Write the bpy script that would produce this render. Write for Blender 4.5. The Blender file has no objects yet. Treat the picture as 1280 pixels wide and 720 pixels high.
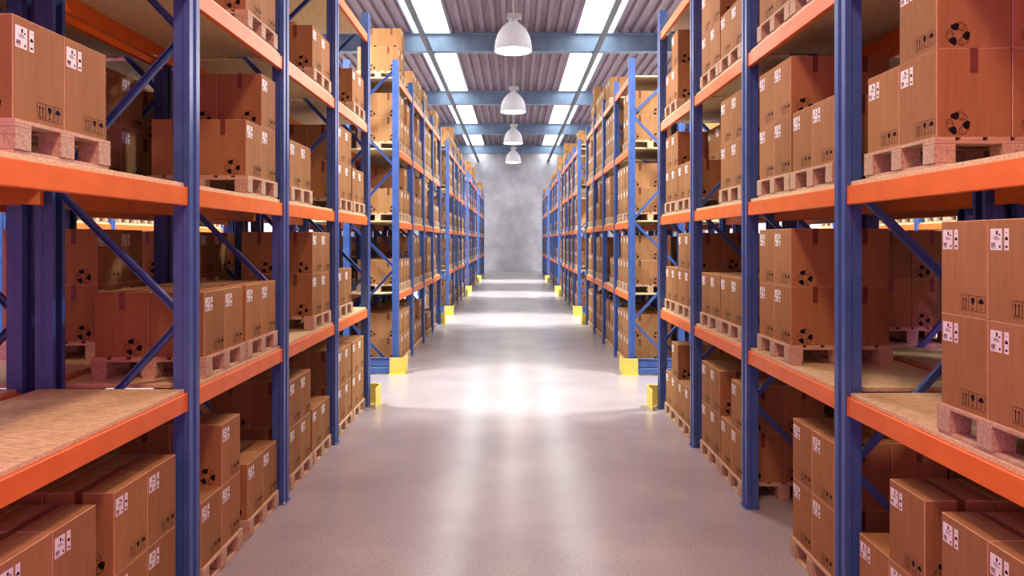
import bpy, bmesh, math, random
from mathutils import Matrix, Vector
random.seed(7)
S = bpy.context.scene
COL = S.collection
PI = math.pi
CAMZ = 2.645
W = 2.3            # aisle centre to upright face
DEPTH = 1.1        # depth of a rack
PITCH, BAY, F0 = 11.63, 2.15, 3.17
UPH = 6.27
BEAMB = [1.433, 2.896, 4.359, 5.80]   # underside of beams
BH, BT = 0.130, 0.030
DECK = [0.0] + [z + BH + BT for z in BEAMB]
PAL_H, BX, BY, BZ = 0.165, 0.415, 0.395, 0.495

# ------------------------------------------------------------------ materials
def new_mat(name):
    m = bpy.data.materials.new(name); m.use_nodes = True
    nt = m.node_tree; b = nt.nodes['Principled BSDF']
    return m, nt, b
def N(nt, t, **kw):
    n = nt.nodes.new(t)
    for k, v in kw.items(): setattr(n, k, v)
    return n
def noise_mat(name, c1, c2, scale=8, rough=.6, stretch=(1,1,1), detail=4, bump=0, metallic=0, vary=0, lo=.35, hi=.65, spec=.5, rough2=None, coat=0):
    m, nt, b = new_mat(name)
    tc = N(nt, 'ShaderNodeTexCoord'); mp = N(nt, 'ShaderNodeMapping'); mp.inputs['Scale'].default_value = stretch
    nt.links.new(tc.outputs['Object'], mp.inputs[0])
    no = N(nt, 'ShaderNodeTexNoise'); no.inputs['Scale'].default_value = scale; no.inputs['Detail'].default_value = detail
    nt.links.new(mp.outputs[0], no.inputs['Vector'])
    r = N(nt, 'ShaderNodeValToRGB'); r.color_ramp.elements[0].position = lo; r.color_ramp.elements[1].position = hi
    r.color_ramp.elements[0].color = (*c1, 1); r.color_ramp.elements[1].color = (*c2, 1)
    nt.links.new(no.outputs[0], r.inputs[0])
    out = r.outputs[0]
    if vary:
        oi = N(nt, 'ShaderNodeObjectInfo'); hs = N(nt, 'ShaderNodeHueSaturation')
        mr = N(nt, 'ShaderNodeMapRange'); mr.inputs['To Min'].default_value = 1 - vary; mr.inputs['To Max'].default_value = 1 + vary
        nt.links.new(oi.outputs['Random'], mr.inputs[0]); nt.links.new(mr.outputs[0], hs.inputs['Value']); nt.links.new(out, hs.inputs['Color'])
        out = hs.outputs[0]
    nt.links.new(out, b.inputs['Base Color'])
    b.inputs['Roughness'].default_value = rough; b.inputs['Metallic'].default_value = metallic
    b.inputs['Specular IOR Level'].default_value = spec
    if coat: b.inputs['Coat Weight'].default_value = coat; b.inputs['Coat Roughness'].default_value = .12
    if rough2 is not None:
        mr = N(nt, 'ShaderNodeMapRange'); mr.inputs['To Min'].default_value = rough; mr.inputs['To Max'].default_value = rough2
        nt.links.new(no.outputs[0], mr.inputs[0]); nt.links.new(mr.outputs[0], b.inputs['Roughness'])
    if bump:
        bp = N(nt, 'ShaderNodeBump'); bp.inputs['Strength'].default_value = bump; bp.inputs['Distance'].default_value = .01
        nt.links.new(no.outputs[0], bp.inputs['Height']); nt.links.new(bp.outputs[0], b.inputs['Normal'])
    return m
M = {}
M['blue'] = noise_mat('blue_paint', (.045,.115,.37), (.062,.145,.44), 5, .38, detail=6)
M['orange'] = noise_mat('orange_paint', (.80,.165,.014), (.90,.205,.02), 4, .42, detail=6)
M['card'] = noise_mat('cardboard', (.355,.182,.072), (.405,.215,.088), 3, .75, (9,9,1), vary=.12, spec=.15)
M['cardedge'] = noise_mat('cut_edge_highlight', (.56,.36,.20), (.68,.47,.29), 12, .8)  # pale cut edges, with the edge highlight painted into the colour
M['tape'] = noise_mat('brown_tape', (.15,.042,.02), (.19,.055,.026), 20, .35)
M['white'] = noise_mat('label_paper', (.85,.85,.83), (.92,.92,.90), 20, .6)
M['ink'] = noise_mat('black_ink', (.008,.007,.010), (.016,.013,.016), 30, .8, spec=.08)
M['fibre'] = noise_mat('pressed_wood', (.42,.30,.19), (.68,.53,.36), 110, .8, detail=3)
M['plank'] = noise_mat('pallet_wood', (.54,.37,.23), (.70,.52,.35), 6, .75, (1,6,6), vary=.08)
M['yellow'] = noise_mat('yellow_paint', (.80,.68,.10), (.88,.76,.16), 5, .5)
M['steel'] = noise_mat('roof_steel_blue', (.15,.22,.36), (.20,.28,.42), 2, .45, detail=5)
M['pipe'] = noise_mat('dark_conduit', (.08,.10,.15), (.11,.13,.18), 8, .5)
M['lampgrey'] = noise_mat('lamp_casting', (.55,.54,.58), (.65,.64,.68), 10, .4)
# chipboard shelf
M['osb'] = noise_mat('chipboard', (.62,.48,.24), (.93,.78,.46), 38, .55, (.5,1.6,3), detail=8, bump=.12, vary=.05)
# floor
def floor_mat():
    m, nt, b = new_mat('polished_concrete')
    tc = N(nt, 'ShaderNodeTexCoord')
    n1 = N(nt, 'ShaderNodeTexNoise'); n1.inputs['Scale'].default_value = .9; n1.inputs['Detail'].default_value = 6
    n2 = N(nt, 'ShaderNodeTexNoise'); n2.inputs['Scale'].default_value = 95; n2.inputs['Detail'].default_value = 3
    nt.links.new(tc.outputs['Object'], n1.inputs['Vector']); nt.links.new(tc.outputs['Object'], n2.inputs['Vector'])
    r1 = N(nt, 'ShaderNodeValToRGB'); r1.color_ramp.elements[0].position = .3; r1.color_ramp.elements[1].position = .7
    r1.color_ramp.elements[0].color = (.45,.42,.45,1); r1.color_ramp.elements[1].color = (.58,.55,.57,1)
    r2 = N(nt, 'ShaderNodeValToRGB'); r2.color_ramp.elements[0].position = .32; r2.color_ramp.elements[1].position = .60
    r2.color_ramp.elements[0].color = (.42,.40,.41,1); r2.color_ramp.elements[1].color = (1,1,1,1)
    nt.links.new(n1.outputs[0], r1.inputs[0]); nt.links.new(n2.outputs[0], r2.inputs[0])
    mx = N(nt, 'ShaderNodeMix', data_type='RGBA', blend_type='MULTIPLY'); mx.inputs[0].default_value = 1
    nt.links.new(r1.outputs[0], mx.inputs[6]); nt.links.new(r2.outputs[0], mx.inputs[7])
    nt.links.new(mx.outputs[2], b.inputs['Base Color'])
    mp = N(nt, 'ShaderNodeMapping'); mp.inputs['Scale'].default_value = (.8, .15, 1)
    nt.links.new(tc.outputs['Object'], mp.inputs[0])
    n3 = N(nt, 'ShaderNodeTexNoise'); n3.inputs['Scale'].default_value = 1.0; n3.inputs['Detail'].default_value = 2
    nt.links.new(mp.outputs[0], n3.inputs['Vector'])
    mr = N(nt, 'ShaderNodeMapRange'); mr.inputs['From Min'].default_value = .3; mr.inputs['From Max'].default_value = .7
    mr.inputs['From Min'].default_value = 0; mr.inputs['From Max'].default_value = 1; mr.inputs['To Min'].default_value = .15; mr.inputs['To Max'].default_value = .32
    nt.links.new(n3.outputs[0], mr.inputs[0]); nt.links.new(mr.outputs[0], b.inputs['Roughness'])
    bp = N(nt, 'ShaderNodeBump'); bp.inputs['Strength'].default_value = .05; bp.inputs['Distance'].default_value = .002
    nt.links.new(n2.outputs[0], bp.inputs['Height']); nt.links.new(bp.outputs[0], b.inputs['Normal'])
    return m
M['floor'] = floor_mat()
def wall_mat():
    m, nt, b = new_mat('cast_concrete')
    tc = N(nt, 'ShaderNodeTexCoord')
    n1 = N(nt, 'ShaderNodeTexNoise'); n1.inputs['Scale'].default_value = .8; n1.inputs['Detail'].default_value = 9; n1.inputs['Roughness'].default_value = .62
    nt.links.new(tc.outputs['Object'], n1.inputs['Vector'])
    r1 = N(nt, 'ShaderNodeValToRGB'); r1.color_ramp.elements[0].position = .36; r1.color_ramp.elements[1].position = .64
    r1.color_ramp.elements[0].color = (.45,.42,.50,1); r1.color_ramp.elements[1].color = (.61,.58,.65,1)
    nt.links.new(n1.outputs[0], r1.inputs[0]); nt.links.new(r1.outputs[0], b.inputs['Base Color'])
    b.inputs['Roughness'].default_value = .8
    return m
M['wall'] = wall_mat()
M['roof'] = noise_mat('corrugated_sheet', (.19,.145,.20), (.29,.225,.29), 3, .5, (6,.3,1), detail=6)
def emit(name, col, st):
    m, nt, b = new_mat(name)
    b.inputs['Base Color'].default_value = (.8,.8,.8,1)
    b.inputs['Emission Color'].default_value = (*col, 1); b.inputs['Emission Strength'].default_value = st
    return m
M['sky'] = emit('daylit_rooflight', (.90, 1.0, .93), 6.5)
M['glow'] = emit('lit_diffuser', (1.0, .96, .86), 9)
M['shade'] = emit('lit_prismatic_shade', (1.0, .93, .97), .22); M['shade'].node_tree.nodes['Principled BSDF'].inputs['Base Color'].default_value = (.50,.46,.52,1)

# ------------------------------------------------------------------ mesh building
class MB:
    def __init__(s): s.v = []; s.f = []; s.m = []; s.mats = []
    def mi(s, mat):
        if mat not in s.mats: s.mats.append(mat)
        return s.mats.index(mat)
    def poly(s, pts, mat):
        n = len(s.v); s.v += [tuple(p) for p in pts]; s.f.append(tuple(range(n, n + len(pts)))); s.m.append(s.mi(mat)); return s
    def box(s, c, d, mat, bev=0, mtx=None, edge=None):
        """box with chamfered edges"""
        hx, hy, hz = d[0]/2, d[1]/2, d[2]/2
        i = s.mi(mat); n = len(s.v)
        if not bev:
            P = [(x*hx, y*hy, z*hz) for z in (-1,1) for y in (-1,1) for x in (-1,1)]
            F = [(0,2,3,1),(4,5,7,6),(0,1,5,4),(2,6,7,3),(0,4,6,2),(1,3,7,5)]
        else:
            b = bev; P = []; idx = {}
            for sx in (-1,1):
                for sy in (-1,1):
                    for sz in (-1,1):
                        for a in range(3):
                            p = [sx*(hx-b), sy*(hy-b), sz*(hz-b)]; p[a] = (sx*hx, sy*hy, sz*hz)[a]
                            idx[(sx,sy,sz,a)] = len(P); P.append(tuple(p))
            F = []
            for a in range(3):
                o1, o2 = (a+1) % 3, (a+2) % 3
                for sg in (-1,1):
                    q = []
                    for (u, w) in ((-1,-1),(1,-1),(1,1),(-1,1)):
                        k = [0,0,0]; k[a] = sg; k[o1] = u; k[o2] = w; q.append(idx[(*k, a)])
                    F.append(tuple(q if sg > 0 else q[::-1]))
            for a in range(3):      # edges along axis a
                o1, o2 = (a+1) % 3, (a+2) % 3
                for u in (-1,1):
                    for w in (-1,1):
                        k0 = [0,0,0]; k0[o1] = u; k0[o2] = w; k1 = list(k0); k0[a] = -1; k1[a] = 1
                        q = [idx[(*k0,o1)], idx[(*k1,o1)], idx[(*k1,o2)], idx[(*k0,o2)]]
                        F.append(tuple(q if u*w < 0 else q[::-1]))
            for sx in (-1,1):
                for sy in (-1,1):
                    for sz in (-1,1):
                        q = [idx[(sx,sy,sz,a)] for a in range(3)]
                        F.append(tuple(q if sx*sy*sz > 0 else q[::-1]))
        for p in P:
            v = Vector(p)
            if mtx: v = mtx @ v
            s.v.append((v.x + c[0], v.y + c[1], v.z + c[2]))
        for q, f in enumerate(F): s.f.append(tuple(j + n for j in f)); s.m.append(s.mi(edge) if edge and bev and q >= 6 else i)
        return s
    def prism(s, prof, z0, z1, mat, axis='z', holes=None):
        """extrude a 2D outline (counter-clockwise) between z0 and z1 along axis"""
        def mp(p, z):
            return {'z': (p[0], p[1], z), 'y': (p[0], z, p[1]), 'x': (z, p[0], p[1])}[axis]
        n = len(s.v); k = len(prof); i = s.mi(mat)
        s.v += [mp(p, z0) for p in prof] + [mp(p, z1) for p in prof]
        for a in range(k):
            b = (a+1) % k; s.f.append((n+a, n+b, n+k+b, n+k+a)); s.m.append(i)
        s.f.append(tuple(n + a for a in range(k-1, -1, -1))); s.m.append(i)
        s.f.append(tuple(n + k + a for a in range(k))); s.m.append(i)
        return s
    def lathe(s, prof, mat, seg=32, c=(0,0,0)):
        n = len(s.v); i = s.mi(mat); k = len(prof)
        for a in range(seg):
            t = 2*PI*a/seg
            for r, z in prof: s.v.append((c[0]+r*math.cos(t), c[1]+r*math.sin(t), c[2]+z))
        for a in range(seg):
            b = (a+1) % seg
            for j in range(k-1):
                s.f.append((n+a*k+j, n+b*k+j, n+b*k+j+1, n+a*k+j+1)); s.m.append(i)
        return s
    def mesh(s, name, fix=False, smooth=False):
        me = bpy.data.meshes.new(name); me.from_pydata(s.v, [], s.f)
        for m in s.mats: me.materials.append(M[m])
        me.polygons.foreach_set('material_index', s.m)
        if smooth: me.polygons.foreach_set('use_smooth', [True]*len(s.f))
        if fix:
            bm = bmesh.new(); bm.from_mesh(me); bmesh.ops.recalc_face_normals(bm, faces=bm.faces); bm.to_mesh(me); bm.free()
        me.update(); return me
def ob(name, me, parent=None, loc=(0,0,0), rz=0, rot=None):
    o = bpy.data.objects.new(name, me); COL.objects.link(o); o.location = loc
    o.rotation_euler = rot if rot else (0,0,rz)
    if parent: o.parent = parent
    return o
def tag(o, label, cat, group=None):
    o['label'] = label; o['category'] = cat
    if group: o['group'] = group
    return o
def struct(o): o['kind'] = 'structure'; return o
def copy_tree(src, loc):
    r = src.copy(); COL.objects.link(r); r.location = loc
    for ch in src.children:
        c = ch.copy(); COL.objects.link(c); c.parent = r
    return r

# ------------------------------------------------------------------ the setting
XW, Y0, YW = 14.0, -5.0, 63.9
ROOFB, ROOFZ = 9.66, 10.36
mb = MB(); mb.box((0, (Y0+YW)/2, -.1), (2*XW, YW-Y0, .2), 'floor'); struct(ob('floor', mb.mesh('floor')))
mb = MB(); mb.box((0, YW+.15, 5.3), (2*XW+.6, .3, 11.0), 'wall'); struct(ob('wall_back', mb.mesh('wall')))
for nm, sx in (('wall_left', -1), ('wall_right', 1)):
    mb = MB(); mb.box((sx*(XW+.15), (Y0+YW)/2, 5.3), (.3, YW-Y0, 11.0), 'wall'); struct(ob(nm, mb.mesh('wall')))
# corrugated roof sheet with rooflight openings
SKY = [(2.31, 3.74), (8.3, 9.7)]  # outer strips are unseen, added for side light
def corr(x0, x1):
    mb = MB(); p = .40; x = x0; low = []
    pts = []
    k = math.floor(x0/p)
    xs = []
    while k*p < x1:
        b = k*p
        for dx, z in ((0,0),(.15,0),(.19,.13),(.36,.13),(.40,0)):
            if x0 <= b+dx <= x1: xs.append((b+dx, z))
        k += 1
    xs = [(x0, xs[0][1])] + xs + [(x1, xs[-1][1])]
    out = []
    for q in xs:
        if not out or abs(q[0]-out[-1][0]) > 1e-4: out.append(q)
    prof = [(x, ROOFZ+z) for x, z in out] + [(x, ROOFZ+z+.03) for x, z in reversed(out)]
    mb.prism(prof, Y0, YW, 'roof', axis='y')
    return mb
edges = [-XW, -9.7, -8.3, -3.74, -2.31, 2.31, 3.74, 8.3, 9.7, XW]
allmb = MB()
for sx in (-1, 1):
    for (a, b, yb) in ((2.31, 3.74, 6.3), (8.3, 9.7, 6.3)):
        allmb.box((sx*(a+b)/2, (Y0+yb)/2, ROOFZ+.06), (b-a+.02, yb-Y0, .03), 'roof')
for a in range(0, len(edges), 2):
    q = corr(edges[a], edges[a+1]); n = len(allmb.v)
    allmb.v += q.v; allmb.f += [tuple(j+n for j in f) for f in q.f]; allmb.m += [allmb.mi('roof')]*len(q.f)
struct(ob('ceiling', allmb.mesh('ceiling', fix=True)))
# rooflights, the outer strips added: one pane in its frame between each pair of roof beams
RB = [6.30 + 10.55*k for k in range(6)] ; RB[-1] = 59.3
ys = [Y0] + RB + [YW]
wn = 0
for (a, b) in SKY:
    for sx in (-1, 1):
        for k in range(len(ys)-1):
            if k < 1: continue
            y0, y1 = ys[k]+.02, ys[k+1]-.02; wn += 1
            w = b - a
            mb = MB()
            for e in (-1, 1): mb.box((e*(w/2-.02), (y0+y1)/2, ROOFZ+.05), (.04, y1-y0, .10), 'steel')
            fr = struct(ob('window_%d' % wn, mb.mesh('window_frame'), loc=(sx*(a+b)/2, 0, 0)))
            mb = MB(); mb.box((0, (y0+y1)/2, ROOFZ+.09), (w-.08, y1-y0, .02), 'sky')
            ob('window_pane', mb.mesh('window_pane'), fr)
# roof beams (I sections) and the two long conduits hung below
def ibeam(x0, x1):
    mb = MB(); h, fw, t = ROOFZ-ROOFB-.01, .34, .035
    prof = [(-fw/2,0),(fw/2,0),(fw/2,t),(.02,t+.02),(.02,h-t-.02),(fw/2,h-t),(fw/2,h),(-fw/2,h),(-fw/2,h-t),(-.02,h-t-.02),(-.02,t+.02),(-fw/2,t)]
    mb.prism(prof, x0, x1, 'steel', axis='x')
    return mb.mesh('roof_beam', fix=True)
ibm = ibeam(-XW, XW)
for i, y in enumerate(RB): struct(ob('trim_%d' % (i+1), ibm, loc=(0, y, ROOFB)))
for i, sx in enumerate((-1, 1)):
    mb = MB(); mb.box((sx*3.03, (Y0+YW)/2, ROOFB-.11), (.18, YW-Y0, .14), 'pipe', .02)
    for y in RB: mb.box((sx*3.03, y, ROOFB-.025), (.22, .12, .05), 'pipe')
    struct(ob('trim_%d' % (i+7), mb.mesh('conduit')))

# ------------------------------------------------------------------ racks
def upright_mesh():
    mb = MB()
    pr = [(0,-.085),(.045,-.085),(.055,-.074),(.12,-.074),(.12,-.038),(.112,-.038),(.112,-.064),(.045,-.064),(.035,-.074),(.010,-.074),
          (.012,-.040),(.052,-.028),(.052,.028),(.012,.040),
          (.010,.074),(.035,.074),(.045,.064),(.112,.064),(.112,.038),(.12,.038),(.12,.074),(.055,.074),(.045,.085),(0,.085),
          (0,.028),(.042,.018),(.042,-.018),(0,-.028)]
    mb.prism(pr, 0.006, UPH, 'blue')
    return mb.mesh('upright')
def foot_mesh():
    mb = MB(); mb.box((.055, 0, .003), (.15, .19, .006), 'blue')
    for sx in (-1, 1): mb.lathe([(0,.024),(.012,.024),(.012,.006)], 'lampgrey', 8, (.055+sx*.06, .088, 0))
    return mb.mesh('base_plate')
BL = BAY - .172
def beam_mesh():
    mb = MB(); mb.box((.027, 0, BH/2), (.05, BL-.008, BH), 'orange', .005)
    for sy in (-1, 1):
        mb.box((.027, sy*(BL/2-.006), BH/2), (.056, .012, BH+.004), 'orange', .002)
    return mb.mesh('beam')
def board_mesh():
    mb = MB(); w = DEPTH-.07; q = .0
    mb.box((0, 0, BT/2), (w, BL-.01, BT), 'osb', .002)
    return mb.mesh('shelf_board')
def brace_mesh(za, zb):
    """C-section strut from the aisle-side upright (z=za) to the rear upright (z=zb)"""
    xa, xb = .10, DEPTH-.10
    L = math.hypot(xb-xa, zb-za); ang = math.atan2(zb-za, xb-xa)
    mb = MB()
    pr = [(-.024,-.018),(.024,-.018),(.024,.018),(.017,.018),(.017,-.010),(-.017,-.010),(-.017,.018),(-.024,.018)]
    R = Matrix.Rotation(-ang, 4, 'Y')
    n = len(mb.v); i = mb.mi('blue'); k = len(pr)
    for t in (-L/2, L/2):
        for (z, y) in pr:
            v = R @ Vector((t, y, z)); mb.v.append((v.x+(xa+xb)/2, v.y, v.z+(za+zb)/2))
    for a in range(k): b = (a+1) % k; mb.f.append((a, b, k+b, k+a)); mb.m.append(i)
    mb.f.append(tuple(range(k-1,-1,-1))); mb.m.append(i); mb.f.append(tuple(range(k, 2*k))); mb.m.append(i)
    for z, x in ((za, xa), (zb, xb)): mb.lathe([(0,-.03),(.012,-.03),(.012,.03),(0,.03)], 'lampgrey', 6, (x, 0, z)) if False else None
    return mb.mesh('brace', fix=True)
UP, FT, BM, BD = upright_mesh(), foot_mesh(), beam_mesh(), board_mesh()
NA = [.10, 1.05, 2.09, 3.05, 4.13, 5.15, 6.10]     # zigzag nodes, alternating
def braces(first_front):
    out = []
    for i in range(6):
        za, zb = NA[i] + (.03 if i else 0), NA[i+1] - .03
        front_low = (i % 2 == 0) == first_front
        out.append(brace_mesh(za, zb) if front_low else brace_mesh(zb, za))
    return out
BR = {True: braces(True), False: braces(False)}
OFFS = {-1: .08, 1: -.05}
def fy(k, j, side): return F0 + OFFS[side] + PITCH*k + BAY*j - .085        # centre of frame j of block k
ORD = ['nearest', 'second', 'third', 'fourth', 'farthest']
def rack(k, side, x0, label, group, first_front, detail=True, levels=4, j0=0):
    """rack standing from x0 outwards; side -1 left, +1 right"""
    y0 = fy(k, 0, side)
    r = bpy.data.objects.new('pallet_rack', None); COL.objects.link(r); r.location = (side*x0, y0, 0); r.empty_display_size = .3
    tag(r, label, 'rack', group)
    rz = 0 if side > 0 else PI
    def P(name, me, x, y, z, flip=False):
        # x measured outwards from the aisle face
        return ob(name, me, r, (side*x, y, z), rz + (PI if flip else 0))
    for j in range(j0, 5):
        y = BAY*j
        P('upright', UP, 0, y, 0); P('upright', UP, DEPTH, y, 0, True)
        P('base_plate', FT, 0, y, 0); P('base_plate', FT, DEPTH, y, 0, True)
        ff = first_front
        for b in BR[ff]:
            P('brace', b, 0, y, 0)
    for j in range(max(j0-1, 0), 4):
        y = BAY*(j+.5)
        for z in BEAMB[:levels]:
            P('beam', BM, .012, y, z); P('beam', BM, DEPTH-.012, y, z, True)
            P('shelf_board', BD, DEPTH/2, y, z+BH)
    return r
# ------------------------------------------------------------------ boxes
def face_map(face, wx, wy):
    """return function (u, v, off) -> xyz, u from the left as one looks at the face"""
    hx, hy = wx/2, wy/2
    if face == '-x': return lambda u, v, o: (-hx-o, hy-u, v), wy      # looking +x
    if face == '+x': return lambda u, v, o: (hx+o, -hy+u, v), wy
    if face == '-y': return lambda u, v, o: (-hx+u, -hy-o, v), wx
    if face == '+y': return lambda u, v, o: (hx-u, hy+o, v), wx
def rect(mb, F, u0, v0, u1, v1, o, mat): mb.poly([F(u0,v0,o), F(u1,v0,o), F(u1,v1,o), F(u0,v1,o)], mat)
def pl(mb, F, pts, o, mat): mb.poly([F(u,v,o) for u,v in pts], mat)
def add_icons(mb, F, w, simple=False):
    u0, v0, h = w*.45, .028, .082; cw = w*.51/3
    t = .0022
    for i in range(3):
        a = u0+i*cw; b = a+cw-.003
        if not simple:
            for q in ((a,v0,b,v0+t),(a,v0+h-t,b,v0+h),(a,v0,a+t,v0+h),(b-t,v0,b,v0+h)): rect(mb, F, *q, .0008, 'ink')
        m = (a+b)/2
        if i == 0:
            for d in (-.012, .012):
                rect(mb, F, m+d-.003, v0+.016, m+d+.003, v0+.055, .0008, 'ink')
                pl(mb, F, [(m+d-.008,v0+.055),(m+d+.008,v0+.055),(m+d,v0+.070)], .0008, 'ink')
            rect(mb, F, m-.022, v0+.009, m+.022, v0+.013, .0008, 'ink')
        elif i == 1:
            pl(mb, F, [(m-.004,v0+.036),(m+.004,v0+.036),(m+.014,v0+.050),(m+.016,v0+.070),(m-.016,v0+.070),(m-.014,v0+.050)], .0008, 'ink')
            rect(mb, F, m-.002, v0+.014, m+.002, v0+.036, .0008, 'ink'); rect(mb, F, m-.012, v0+.010, m+.012, v0+.014, .0008, 'ink')
        else:
            pl(mb, F, [(m+.022*math.cos(PI*q/8), v0+.044+.026*math.sin(PI*q/8)) for q in range(9)], .0008, 'ink')
            rect(mb, F, m-.0015, v0+.014, m+.0015, v0+.046, .0008, 'ink'); rect(mb, F, m-.010, v0+.010, m+.0015, v0+.014, .0008, 'ink')
def add_recycle(mb, F, cu, cv, R=.066):
    def P(a, r): a = math.radians(a); return (cu+R*r*math.cos(a), cv+R*r*math.sin(a))
    def line(pts, t=.05):
        for (a0, r0), (a1, r1) in zip(pts, pts[1:]):
            p, q = P(a0, r0), P(a1, r1); dx, dy = q[0]-p[0], q[1]-p[1]; L = math.hypot(dx, dy); nx, ny = -dy/L*R*t/2, dx/L*R*t/2
            pl(mb, F, [(p[0]+nx,p[1]+ny), (p[0]-nx,p[1]-ny), (q[0]-nx,q[1]-ny), (q[0]+nx,q[1]+ny)], .0008, 'ink')
    for k in range(3):
        a = 108 - 120*k
        # solid folded band
        pl(mb, F, [P(a+34, .78), P(a+22, 1.02), P(a-10, 1.0), P(a-24, .86), P(a-20, .42), P(a+8, .36), P(a+26, .52)], .0008, 'ink')
        # outlined band curving on to the next arrow
        line([(a-14, 1.0), (a-36, 1.02), (a-62, .98), (a-76, .84)])
        line([(a-24, .46), (a-46, .40), (a-70, .48)])
        line([(a-76, .84), (a-70, .48)]); line([(a-46, .42), (a-58, .98)], .035)
def add_label(mb, F, w, h, simple=False):
    a, b, c, d = w*.04, w*.26, w*.30, w*.385; v1 = h-.045; v0 = v1-.105
    rect(mb, F, a, v0, b, v1, .0008, 'white'); rect(mb, F, c, v0, d, v1, .0008, 'white')
    W_ = b-a
    rect(mb, F, a+W_*.50, v1-.030, a+W_*.64, v1-.010, .0013, 'ink')
    if simple:
        rect(mb, F, a+W_*.1, v0+.014, a+W_*.42, v0+.034, .0013, 'ink'); rect(mb, F, c+.008, v0+.03, d-.008, v0+.055, .0013, 'ink'); return
    for i in range(6):
        u = a+W_*(.10+.06*i); rect(mb, F, u, v0+.016, u+W_*(.03 if i % 2 else .045), v0+.036, .0013, 'ink')
    rect(mb, F, a+W_*.10, v0+.009, a+W_*.45, v0+.012, .0013, 'ink')
    rect(mb, F, a+W_*.76, v0+.010, a+W_*.88, v0+.024, .0013, 'ink')
    for i in range(3): rect(mb, F, a+W_*.30, v0+.052+i*.006, a+W_*(.85-.1*i), v0+.0545+i*.006, .0013, 'ink')
    rect(mb, F, a+W_*.72, v1-.034, a+W_*.86, v1-.026, .0013, 'ink')
    m = (c+d)/2
    pl(mb, F, [(m-.011,v0+.048),(m+.011,v0+.048),(m+.011,v0+.058),(m,v0+.068),(m-.011,v0+.058)], .0013, 'ink')
    pl(mb, F, [(m-.011,v0+.012),(m+.011,v0+.012),(m+.007,v0+.022),(m-.007,v0+.022)], .0013, 'ink')
    rect(mb, F, m-.006, v1-.022, m+.006, v1-.019, .0013, 'ink')
TW = .044
def tape_geo(mb):
    hy = BY/2
    mb.box((0, 0, BZ+.0006), (TW, BY+.003, .0012), 'tape')
    for sy in (-1, 1): mb.box((0, sy*(hy+.0007), BZ-.068), (TW, .0014, .137), 'tape')
def body(mb): 
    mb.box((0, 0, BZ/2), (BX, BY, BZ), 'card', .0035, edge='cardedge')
def marks(mb, side, simple=False):
    for f in ('-x', '+x'):
        F, w = face_map(f, BX, BY); add_icons(mb, F, w, simple)
    for f in ('-y', '+y'):
        F, w = face_map(f, BX, BY)
        # the symbol sits towards the aisle
        toward_right = (side < 0) == (f == '-y')
        add_recycle(mb, F, w/2 + (.088 if toward_right else -.088), .075)
BOXM = {}
for side in (-1, 1):
    fr = '+x' if side < 0 else '-x'
    mb = MB(); body(mb); marks(mb, side)
    BOXM[side, 'body'] = mb.mesh('cardboard_box')
    mb = MB(); F, w = face_map(fr, BX, BY); add_label(mb, F, w, BZ); BOXM[side, 'label'] = mb.mesh('shipping_label')
    mb = MB(); body(mb); marks(mb, side); tape_geo(mb)
    for f in ('-x', '+x'):
        F, w = face_map(f, BX, BY); add_label(mb, F, w, BZ, True)
    BOXM[side, 'full'] = mb.mesh('cardboard_box'); BOXM[side, 'mb'] = mb
mb = MB(); tape_geo(mb); BOXM['tape'] = mb.mesh('packing_tape')
PX, PY = .88, .82
def pal_planks(mb):
    n = 6; w = .118
    for i in range(n):
        x = -PX/2 + w/2 + i*(PX-w)/(n-1); mb.box((x, 0, PAL_H-.010), (w, PY, .020), 'plank', .002)
    for y in (-PY/2+.06, 0, PY/2-.06): mb.box((0, y, PAL_H-.0285), (PX, .12, .017), 'plank', .002)
def blk(mb, x, y): mb.box((x, y, .074), (.12, .12, .108), 'fibre', .003)
def skid(mb, x): mb.box((x, 0, .010), (.10, PY, .020), 'plank', .002)
BLKS = [(x, y) for x in (-PX/2+.06, 0, PX/2-.06) for y in (-PY/2+.06, 0, PY/2-.06)]
mb = MB(); pal_planks(mb); PAL_TOP = mb.mesh('deck')
mb = MB(); blk(mb, 0, 0); PAL_BLK = mb.mesh('block')
mb = MB(); skid(mb, 0); PAL_SKID = mb.mesh('skid')
PALMB = MB(); pal_planks(PALMB)
for q in BLKS: blk(PALMB, *q)
for x in (-PX/2+.06, 0, PX/2-.06): skid(PALMB, x)
PAL_FULL = PALMB.mesh('wooden_pallet')

BOXES, PALS = [], []      # records; the ones that show largest become objects
BAYW = ['first', 'second', 'third', 'fourth']
LEVW = ['floor level', 'lowest shelf', 'second shelf', 'third shelf', 'top shelf']
def place_pallet(side, x_face, k, j, lev, p, grid, y_off=0, row='main'):
    """grid: {(col,row):layers}; col 0 nearer the camera, row 0 at the aisle. x_face: distance of pallet face from the aisle axis"""
    ystart = F0 + PITCH*k + BAY*j
    off = {-1: (.28, 1.16), 1: (.07, .91)}[side][p] + HOFF.get((side, k*4+j, lev, p), 0)*(row == 'main')
    yc = ystart + off + PY/2
    xc = side*(x_face + PX/2); z = DECK[lev]
    nb = sum(grid.values())
    PALS.append(dict(side=side, k=k, j=j, lev=lev, p=p, loc=(xc, yc, z), n=nb, row=row))
    for (c, r), L in grid.items():
        for l in range(L):
            bx = side*(x_face + .020 + BX/2 + r*(BX+.006)); by = yc + (-.5 + c)*(BY+.005)
            bz = z + PAL_H + .0002 + l*(BZ+.0014)
            BOXES.append(dict(side=side, k=k, j=j, lev=lev, p=p, c=c, r=r, l=l, top=(l == L-1), L=L, loc=(bx, by, bz), row=row))
def G(a, b, ar=None, br=None):
    """layers at aisle side near col, far col, then rear row"""
    return {q: v for q, v in {(0,0): a, (1,0): b, (0,1): a if ar is None else ar, (1,1): b if br is None else br}.items() if v}
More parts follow.
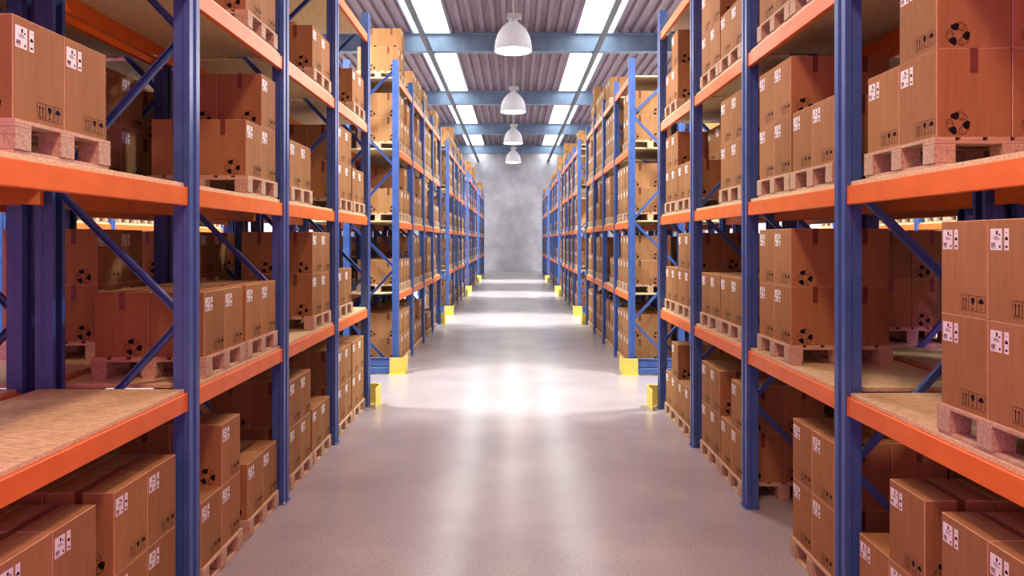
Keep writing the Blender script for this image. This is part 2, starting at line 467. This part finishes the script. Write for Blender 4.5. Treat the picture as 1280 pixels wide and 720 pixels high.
XF = W + .035
HOFF = {(-1,0,0,0): -.10, (1,0,0,1): .12, (-1,1,0,0): -.06, (-1,1,0,1): .04}
HAND = {
 # (side, bay, level): [pallet nearer, pallet farther]
 (-1,0,0): [G(2,2), G(2,2)], (-1,0,1): [None, None], (-1,0,2): [G(1,1), None], (-1,0,3): [None, None],
 (-1,1,0): [G(1,2,1,2), G(1,1)], (-1,1,1): [G(1,1), G(1,1)], (-1,1,2): [None, G(1,2,1,2)], (-1,1,3): [None, G(2,2)],
 (-1,2,0): [G(2,2), G(1,1)], (-1,2,1): [None, G(2,2)], (-1,2,2): [G(1,1), None], (-1,2,3): [None, G(1,1)],
 (-1,3,0): [G(2,2), G(2,2)], (-1,3,1): [G(1,1), None], (-1,3,2): [G(2,2), G(1,1)], (-1,3,3): [None, G(1,1)],
 (1,0,0): [G(2,2), G(2,1,2,1)], (1,0,1): [G(2,2), None], (1,0,2): [None, G(2,1,2,1)], (1,0,3): [None, None],
 (1,1,0): [G(2,2), None], (1,1,1): [None, G(2,2)], (1,1,2): [G(1,1), G(2,2)], (1,1,3): [G(1,1), G(2,2)],
 (1,2,0): [G(2,1,2,1), G(2,2)], (1,2,1): [G(1,1), G(1,1)], (1,2,2): [G(2,2), None], (1,2,3): [G(1,1), G(2,2)],
 (1,3,0): [G(1,1), G(2,1,2,1)], (1,3,1): [G(2,2), G(1,1)], (1,3,2): [G(1,1,2,2), G(2,2)], (1,3,3): [None, G(2,1,2,1)],
 # first bay of the second block, seen end-on across the cross aisle
 (-1,4,0): [G(2,2), G(2,2)], (-1,4,1): [G(1,1), G(1,1)], (-1,4,2): [G(1,1), G(2,1)], (-1,4,3): [G(2,2), G(1,2)], (-1,4,4): [G(1,2,1,2), None],
 (1,4,0): [G(2,2), G(2,2)], (1,4,1): [G(2,2), G(2,1)], (1,4,2): [G(2,2), G(2,2)], (1,4,3): [G(2,2), None], (1,4,4): [None, None],
}
rnd = random.Random(11)
def rand_grid(lev):
    t = rnd.random()
    if lev == 4:
        return None if t < .62 else (G(1,1) if t < .85 else G(2,1,2,1))
    if t < .12: return None
    if t < .42: return G(1,1)
    if t < .55: return G(2,1,2,1)
    if t < .66: return G(1,2,1,2)
    return G(2,2)
for side in (-1, 1):
    for k in range(5):
        for j in range(4):
            for lev in range(5):
                key = (side, k*4+j, lev)
                g = HAND.get(key)
                if g is None:
                    if k == 0: continue
                    g = [rand_grid(lev), rand_grid(lev)]
                for p in (0, 1):
                    if g[p]: place_pallet(side, XF, k, j, lev, p, g[p])
# the racks standing back to back with the first row, and their loads
XB = W + DEPTH + .09
for side in (-1, 1):
    for k in (0, 1):
        for j in range(4):
            for lev in range(4):
                for p in (0, 1):
                    t = rnd.random()
                    if t < .14: continue
                    if lev == 1 and side < 0 and k == 0 and j == 0: continue
                    if lev == 1 and side > 0 and k == 0 and j == 1 and p == 1: continue
                    place_pallet(side, XB+.16, k, j, lev, p, G(2,2) if t < .78 else G(1,1), row='back')
# far row across the next aisle
XC = 9.2
for side in (-1, 1):
    for k in (0, 1):
        for j in range(4):
            for lev in range(4):
                for p in (0, 1):
                    if rnd.random() < .25: continue
                    place_pallet(side, XC+.035, k, j, lev, p, G(2,2) if rnd.random() < .6 else G(1,1), row='far')
SIDEN = {-1: 'left', 1: 'right'}
for side in (-1, 1):
    for k in range(5):
        rack(k, side, W, 'blue and orange pallet rack of cardboard boxes, %s on the %s of the aisle' % (ORD[k], SIDEN[side]), 'pallet racks along the aisle', side < 0)
    for k in (0, 1):
        rack(k, side, XB, 'blue and orange pallet rack back to back behind the %s %s aisle rack' % (ORD[k], SIDEN[side]), 'pallet racks behind the aisle racks', side < 0)
        rack(k, side, XC, 'far off pallet rack across the next aisle, seen through the %s %s rack' % (ORD[k], SIDEN[side]), 'pallet racks across the next aisle', side < 0)

# which boxes and pallets become objects of their own (largest in the photo)
VIS_BOX = [854, 16, 841, 9, 855, 3, 848, 849, 835, 17, 846, 847, 32, 868, 869, 38, 11, 861, 881, 22, 40, 30, 1829, 856, 1, 860, 876, 1828, 53, 900, 872, 873, 20, 901, 863, 865, 26, 2256, 64, 65, 76, 842, 41, 833, 904, 34, 57, 862, 877, 69, 857, 31, 10, 907, 21, 25, 2252, 27, 880, 2257, 953, 1846, 81, 43, 1831, 2253, 1847, 870, 883, 871, 964, 35, 882, 100, 101, 52, 947, 971, 39, 112, 885, 979, 978, 1869, 858, 1845, 957, 55, 72, 909, 13, 844, 914, 1844, 923, 922, 60, 902, 918, 915, 930, 164, 44, 925, 924, 1873, 906, 931, 166, 8, 934, 54, 1871, 61, 73, 117, 1015, 1000, 903, 919, 1001, 151, 140, 150, 935, 1014, 1877, 46, 985, 908, 1031, 80, 1030, 936, 105, 132, 984, 1876, 66, 67, 89, 77, 85, 116, 894, 83, 937, 145, 943, 167, 950, 148, 91, 187, 134, 952, 121, 88, 989, 108, 96, 97, 1005, 946, 954, 955, 965, 1833, 82, 103, 960, 969, 102, 154, 942, 970, 15, 169, 183, 1080, 948, 1004, 840, 1034, 967, 961, 155, 1103, 1929, 973, 972, 90, 980, 109, 1019, 113, 988, 142, 218, 178, 1035, 1018, 68, 1830, 120, 1197, 1832, 204, 160, 56, 7, 1057, 1056, 1065, 1870, 1048, 213, 2421, 1226, 1868, 346, 125, 993, 290, 1246, 892, 1064, 226, 2203, 231, 230, 1391, 119, 1098, 1224, 136, 911, 33, 1214, 391, 1023, 1008, 992, 1110, 1009, 1022, 124, 1111, 144, 1091, 995, 127, 987, 158, 298, 295, 1908, 330, 559, 320, 331, 1212, 285, 1204, 2077, 284, 2244, 171, 307, 37, 1132, 133, 1041, 2245, 1231, 36, 297, 137, 1003, 1002, 1033, 1017, 1016, 153, 118, 986, 1032, 1230, 141, 1010, 176, 152, 1025, 321, 994, 165, 1024, 126, 146, 2396]
VIS_PAL = [149, 2, 148, 5, 151, 7, 152, 3, 8, 156, 4, 150, 153, 155, 368, 6, 306, 11, 161, 9, 12, 158, 13, 160, 17, 157, 167, 159, 162, 10, 169, 154, 19, 176, 26, 14, 16, 163, 24, 165, 28, 174, 172, 22, 164, 15, 166, 168, 18, 484, 25, 441, 175, 488, 23, 173, 442, 435, 180, 39, 183, 483, 40, 27, 502, 454, 188, 181, 30, 32, 38, 34, 315, 36, 207, 177, 29, 179, 37, 31, 178, 35, 49, 33, 209, 182, 171, 21, 50, 186, 57, 43, 206, 191, 187, 185, 58, 334, 184, 44, 189, 41, 42, 192, 190, 56, 48, 194, 198, 214, 196, 200, 59, 434, 54, 204, 208, 47, 45, 46, 215, 489, 55, 327, 195, 60, 205, 53, 193, 70, 201, 199, 197, 64, 75, 212, 77, 88, 80, 69, 62, 67, 65, 211, 210, 74, 72, 213, 63, 94, 242, 240, 79, 241, 328, 384, 238, 92, 236, 97, 257, 96, 71, 239, 86, 217, 68, 66, 248, 219, 61, 76, 222, 73, 84, 81, 231, 232, 221, 229, 230, 227, 228, 87, 246, 85, 226, 78, 225, 218, 224, 223, 20, 170, 220, 254, 235, 90, 216, 251, 113, 250, 255, 103, 256, 111, 107, 101, 105, 258, 99, 253, 252, 270, 120, 121, 271, 109, 261, 118, 119, 269, 283, 117, 267, 116, 266, 130, 129, 128, 287, 143, 126, 285, 139, 124, 369, 145, 135, 237, 102, 133, 141, 131, 385, 268, 249, 95, 93, 132, 244, 136, 134, 100, 122, 52, 203]
#VIS#
for i, b in enumerate(BOXES): b['i'] = i
for i, b in enumerate(PALS): b['i'] = i
def score(b):
    x, y, z = b['loc']; s = 1.0/(x*x+y*y+.2*z*z)
    if b['row'] == 'back': s *= .22
    if b['row'] == 'far': s *= .05
    if b.get('r') == 1: s *= .12
    return s
def choose(recs, vis):
    if vis is not None: return [recs[i] for i in vis]
    return sorted(recs, key=score, reverse=True)[:300]
def where(b):
    rk = {'main': '%s %s rack' % (ORD[b['k']], SIDEN[b['side']]), 'back': 'rack behind %s %s' % (ORD[b['k']], SIDEN[b['side']]),
          'far': '%s rack across %s aisle' % (['first', 'second'][min(b['k'],1)], SIDEN[b['side']])}[b['row']]
    return '%s, bay %s, %s' % (LEVW[b['lev']], ['one','two','three','four'][b['j']], rk)
chosen_b = choose(BOXES, VIS_BOX); cb = set(b['i'] for b in chosen_b)
chosen_p = choose(PALS, VIS_PAL); cp = set(b['i'] for b in chosen_p)
NEARPARTS = 150
for n, b in enumerate(chosen_b):
    s = b['side']; s2 = s if b['row'] != 'back' else s
    lay = 'single' if b['L'] == 1 else ('upper' if b['l'] else 'lower')
    pos = ('rear' if b['r'] else 'aisle-side') + (' far' if b['c'] else ' near')
    lab = 'brown %s %s box, %s pallet, %s' % (lay, pos, 'nearer' if b['p'] == 0 else 'farther', where(b))
    if n < NEARPARTS:
        o = ob('cardboard_box', BOXM[s2, 'body'], loc=b['loc'])
        ob('packing_tape', BOXM['tape'], o)
        ob('shipping_label', BOXM[s2, 'label'], o)
    else:
        o = ob('cardboard_box', BOXM[s2, 'full'], loc=b['loc'])
    tag(o, lab, 'box', 'cardboard boxes stacked on pallets')
CNT = ['no', 'one box', 'two boxes', 'three boxes', 'four boxes', 'five boxes', 'six boxes', 'seven boxes', 'eight boxes']
for n, b in enumerate(chosen_p):
    lab = '%s wooden pallet under boxes, %s' % ('nearer' if b['p'] == 0 else 'farther', where(b))
    if n < 40:
        o = bpy.data.objects.new('wooden_pallet', None); COL.objects.link(o); o.location = b['loc']; o.empty_display_size = .2
        ob('deck', PAL_TOP, o)
        for x, y in BLKS: ob('block', PAL_BLK, o, (x, y, 0))
        for x in (-PX/2+.06, 0, PX/2-.06): ob('skid', PAL_SKID, o, (x, 0, 0))
    else: o = ob('wooden_pallet', PAL_FULL, loc=b['loc'])
    tag(o, lab, 'pallet', 'wooden pallets under the boxes')
def merged(name, recs, getmb):
    v, f, m, mats = [], [], [], []
    for b in recs:
        q = getmb(b); n = len(v); x, y, z = b['loc']
        v += [(a+x, c+y, d+z) for a, c, d in q.v]; f += [tuple(i+n for i in t) for t in q.f]
        for mm in q.mats:
            if mm not in mats: mats.append(mm)
        mp = [mats.index(mm) for mm in q.mats]; m += [mp[i] for i in q.m]
    me = bpy.data.meshes.new(name); me.from_pydata(v, [], f)
    for mm in mats: me.materials.append(M[mm])
    me.polygons.foreach_set('material_index', m); me.update()
    o = ob(name, me); o['kind'] = 'stuff'; return o
rest = [b for b in BOXES if b['i'] not in cb]
LITE = {}
for side in (-1, 1):
    mb = MB(); mb.box((0,0,BZ/2), (BX,BY,BZ), 'card'); 
    for f in ('-x', '+x'):
        F, w = face_map(f, BX, BY); add_label(mb, F, w, BZ, True); add_icons(mb, F, w, True)
    for f in ('-y', '+y'):
        F, w = face_map(f, BX, BY)
        rect(mb, F, w/2-TW/2, BZ-.137, w/2+TW/2, BZ, .0012, 'tape')
        add_recycle(mb, F, w/2 + (.088 if (side < 0) == (f == '-y') else -.088), .075)
    LITE[side] = mb
if rest: tag(merged('cardboard_boxes', rest, lambda b: LITE[b['side']]), 'remaining small distant and hidden cardboard boxes filling the deeper rack bays', 'boxes')
restp = [b for b in PALS if b['i'] not in cp]
if restp: tag(merged('wooden_pallets', restp, lambda b: PALMB), 'remaining small distant and hidden wooden pallets in the deeper rack bays', 'pallets')

# ------------------------------------------------------------------ end guards at the cross aisles
def guard(side, k, far):
    """rail across the end of the double rack with a yellow corner plate at the aisle"""
    yend = fy(k, 4, side)+.085+.10 if far else fy(k, 0, side)-.085-.11
    d = 1 if far else -1
    r = bpy.data.objects.new('rack_end_guard', None); COL.objects.link(r); r.location = (side*2.16, yend, 0); r.empty_display_size = .2
    L = XB + DEPTH - 2.44
    mb = MB()
    cx = side*(.28 + L/2)
    mb.box((cx, d*.0, .235), (L, .035, .15), 'blue', .006); mb.box((cx, 0, .085), (L, .035, .11), 'blue', .006); mb.box((cx, d*-.02, .17), (L, .02, .30), 'blue', .004)
    mb.box((cx, 0, .322), (L, .06, .012), 'blue', .002)
    ob('guard_rail', mb.mesh('guard_rail'), r)
    mb = MB()
    mb.box((side*.14, d*.022, .168), (.30, .014, .325), 'yellow', .004)       # end plate
    mb.box((side*-.004, -d*.20, .168), (.014, .46, .325), 'yellow', .004)      # side plate along the aisle
    mb.box((side*.14, d*.022, .003), (.34, .10, .006), 'yellow')
    ob('corner_plate', mb.mesh('corner_plate'), r)
    end = 'far' if far else 'near'
    tag(r, 'yellow corner and blue rail guard at %s end of %s rack on the %s' % (end, ORD[k], SIDEN[side]), 'guard', 'yellow and blue rack end guards')
for side in (-1, 1):
    for k in range(5):
        if k > 0: guard(side, k, False)
        if k < 4: guard(side, k, True)

# ------------------------------------------------------------------ pendant lamps
LAMPZ = CAMZ + 5.7
def lamp_meshes():
    out = {}
    R = .565
    mb = MB()
    prof = [(R,0),(R-.003,.12),(.538,.30),(.488,.47),(.410,.62),(.310,.74),(.215,.82),(.14,.88)]
    inner = [(r-.012, z+.002) for r, z in reversed(prof)]
    mb.lathe(prof + inner + [(R,0)], 'shade', 48); out['shade'] = mb.mesh('lamp_shade', fix=True, smooth=True)
    mb = MB(); mb.lathe([(0,.030),(.30,.022),(R-.02,.012),(R-.02,.05),(0,.07)], 'glow', 48); out['diffuser'] = mb.mesh('diffuser', fix=True)
    mb = MB(); mb.lathe([(0,.88),(.13,.88),(.13,.96),(.10,.98),(.10,1.0)], 'lampgrey', 24); mb.box((.03,0,1.06), (.44,.26,.15), 'lampgrey', .02); mb.lathe([(.05,1.12),(.05,1.17),(0,1.17)], 'lampgrey', 16)
    out['housing'] = mb.mesh('ballast_housing')
    mb = MB(); top = ROOFZ - LAMPZ; mb.lathe([(0,1.15),(.028,1.15),(.028,top),(0,top)], 'lampgrey', 12); out['rod'] = mb.mesh('rod')
    return out
LM = lamp_meshes()
def lamp(x, y, label, power, col, group='pendant lamps over the aisle'):
    r = bpy.data.objects.new('pendant_lamp', None); COL.objects.link(r); r.location = (x, y, LAMPZ); r.empty_display_size = .3
    tag(r, label, 'lamp', group)
    ob('lamp_shade', LM['shade'], r); ob('diffuser', LM['diffuser'], r); ob('ballast_housing', LM['housing'], r); ob('rod', LM['rod'], r)
    l = bpy.data.lights.new('lamp_light', 'AREA'); l.shape = 'DISK'; l.size = 1.05; l.energy = power; l.color = col
    lo = bpy.data.objects.new('lamp_light', l); COL.objects.link(lo); lo.location = (x, y, LAMPZ-.01)
    return r
WARM, WHITE, MAG = (1.0,.52,.33), (1.0,.96,.86), (.66,.20,.80)
LP = {'near': 360, 'mid': 25, 'far': 70, 'side': 330, 'cross': 2000}
lamp(0, 1.15, 'white bell lamp hanging above the camera over the aisle', LP['near'], WARM)
lamp(0, 11.65, 'white bell lamp hanging just above the picture over the aisle', 280, (1.0,.60,.62))
for i, n in enumerate(['first and largest', 'second', 'third', 'fourth and smallest']):
    lamp(0, 22.15 + 10.5*i, 'lit white bell shaped pendant lamp, %s of the row down the aisle' % n, LP['mid' if i < 1 else 'far'], WHITE)
for side in (-1, 1):  # unseen lamps added: magenta shadow fill first, then brightness for the cross aisles
    for i in range(5):
        lamp(side*(5.4 if i == 1 else 6.9), 1.67 + PITCH*i - (.6 if i == 1 else 0), 'added fill lamp over the next aisle to the %s, lamp %s from the front' % (SIDEN[side], ['one','two','three','four','five'][i]), LP['side'] if i < 1 else LP['cross']*(.56 if i == 1 else 1.15),
             MAG if i < 1 else (1.0,.95,.88), 'added fill lamps over the side aisles')

# ------------------------------------------------------------------ world, camera
w = bpy.data.worlds.new('World'); S.world = w; w.use_nodes = True
bg = w.node_tree.nodes['Background']; bg.inputs[0].default_value = (.88, .20, .36, 1); bg.inputs[1].default_value = 1.35
cd = bpy.data.cameras.new('Camera'); cam = bpy.data.objects.new('Camera', cd); COL.objects.link(cam)
cam.location = (0, 0, CAMZ); cam.rotation_euler = (PI/2, 0, 0)
cd.sensor_width = 36; cd.lens = 920/1280*36; cd.shift_x = -1.5/1280; cd.shift_y = -59/1280; cd.clip_end = 200
S.camera = cam
S.view_settings.view_transform = 'Standard'; S.view_settings.look = 'None'; S.view_settings.gamma = 1; S.view_settings.use_curve_mapping = False
S.view_settings.exposure = 0.0
S.cycles.use_denoising = True; S.cycles.max_bounces = 8; S.cycles.diffuse_bounces = 2
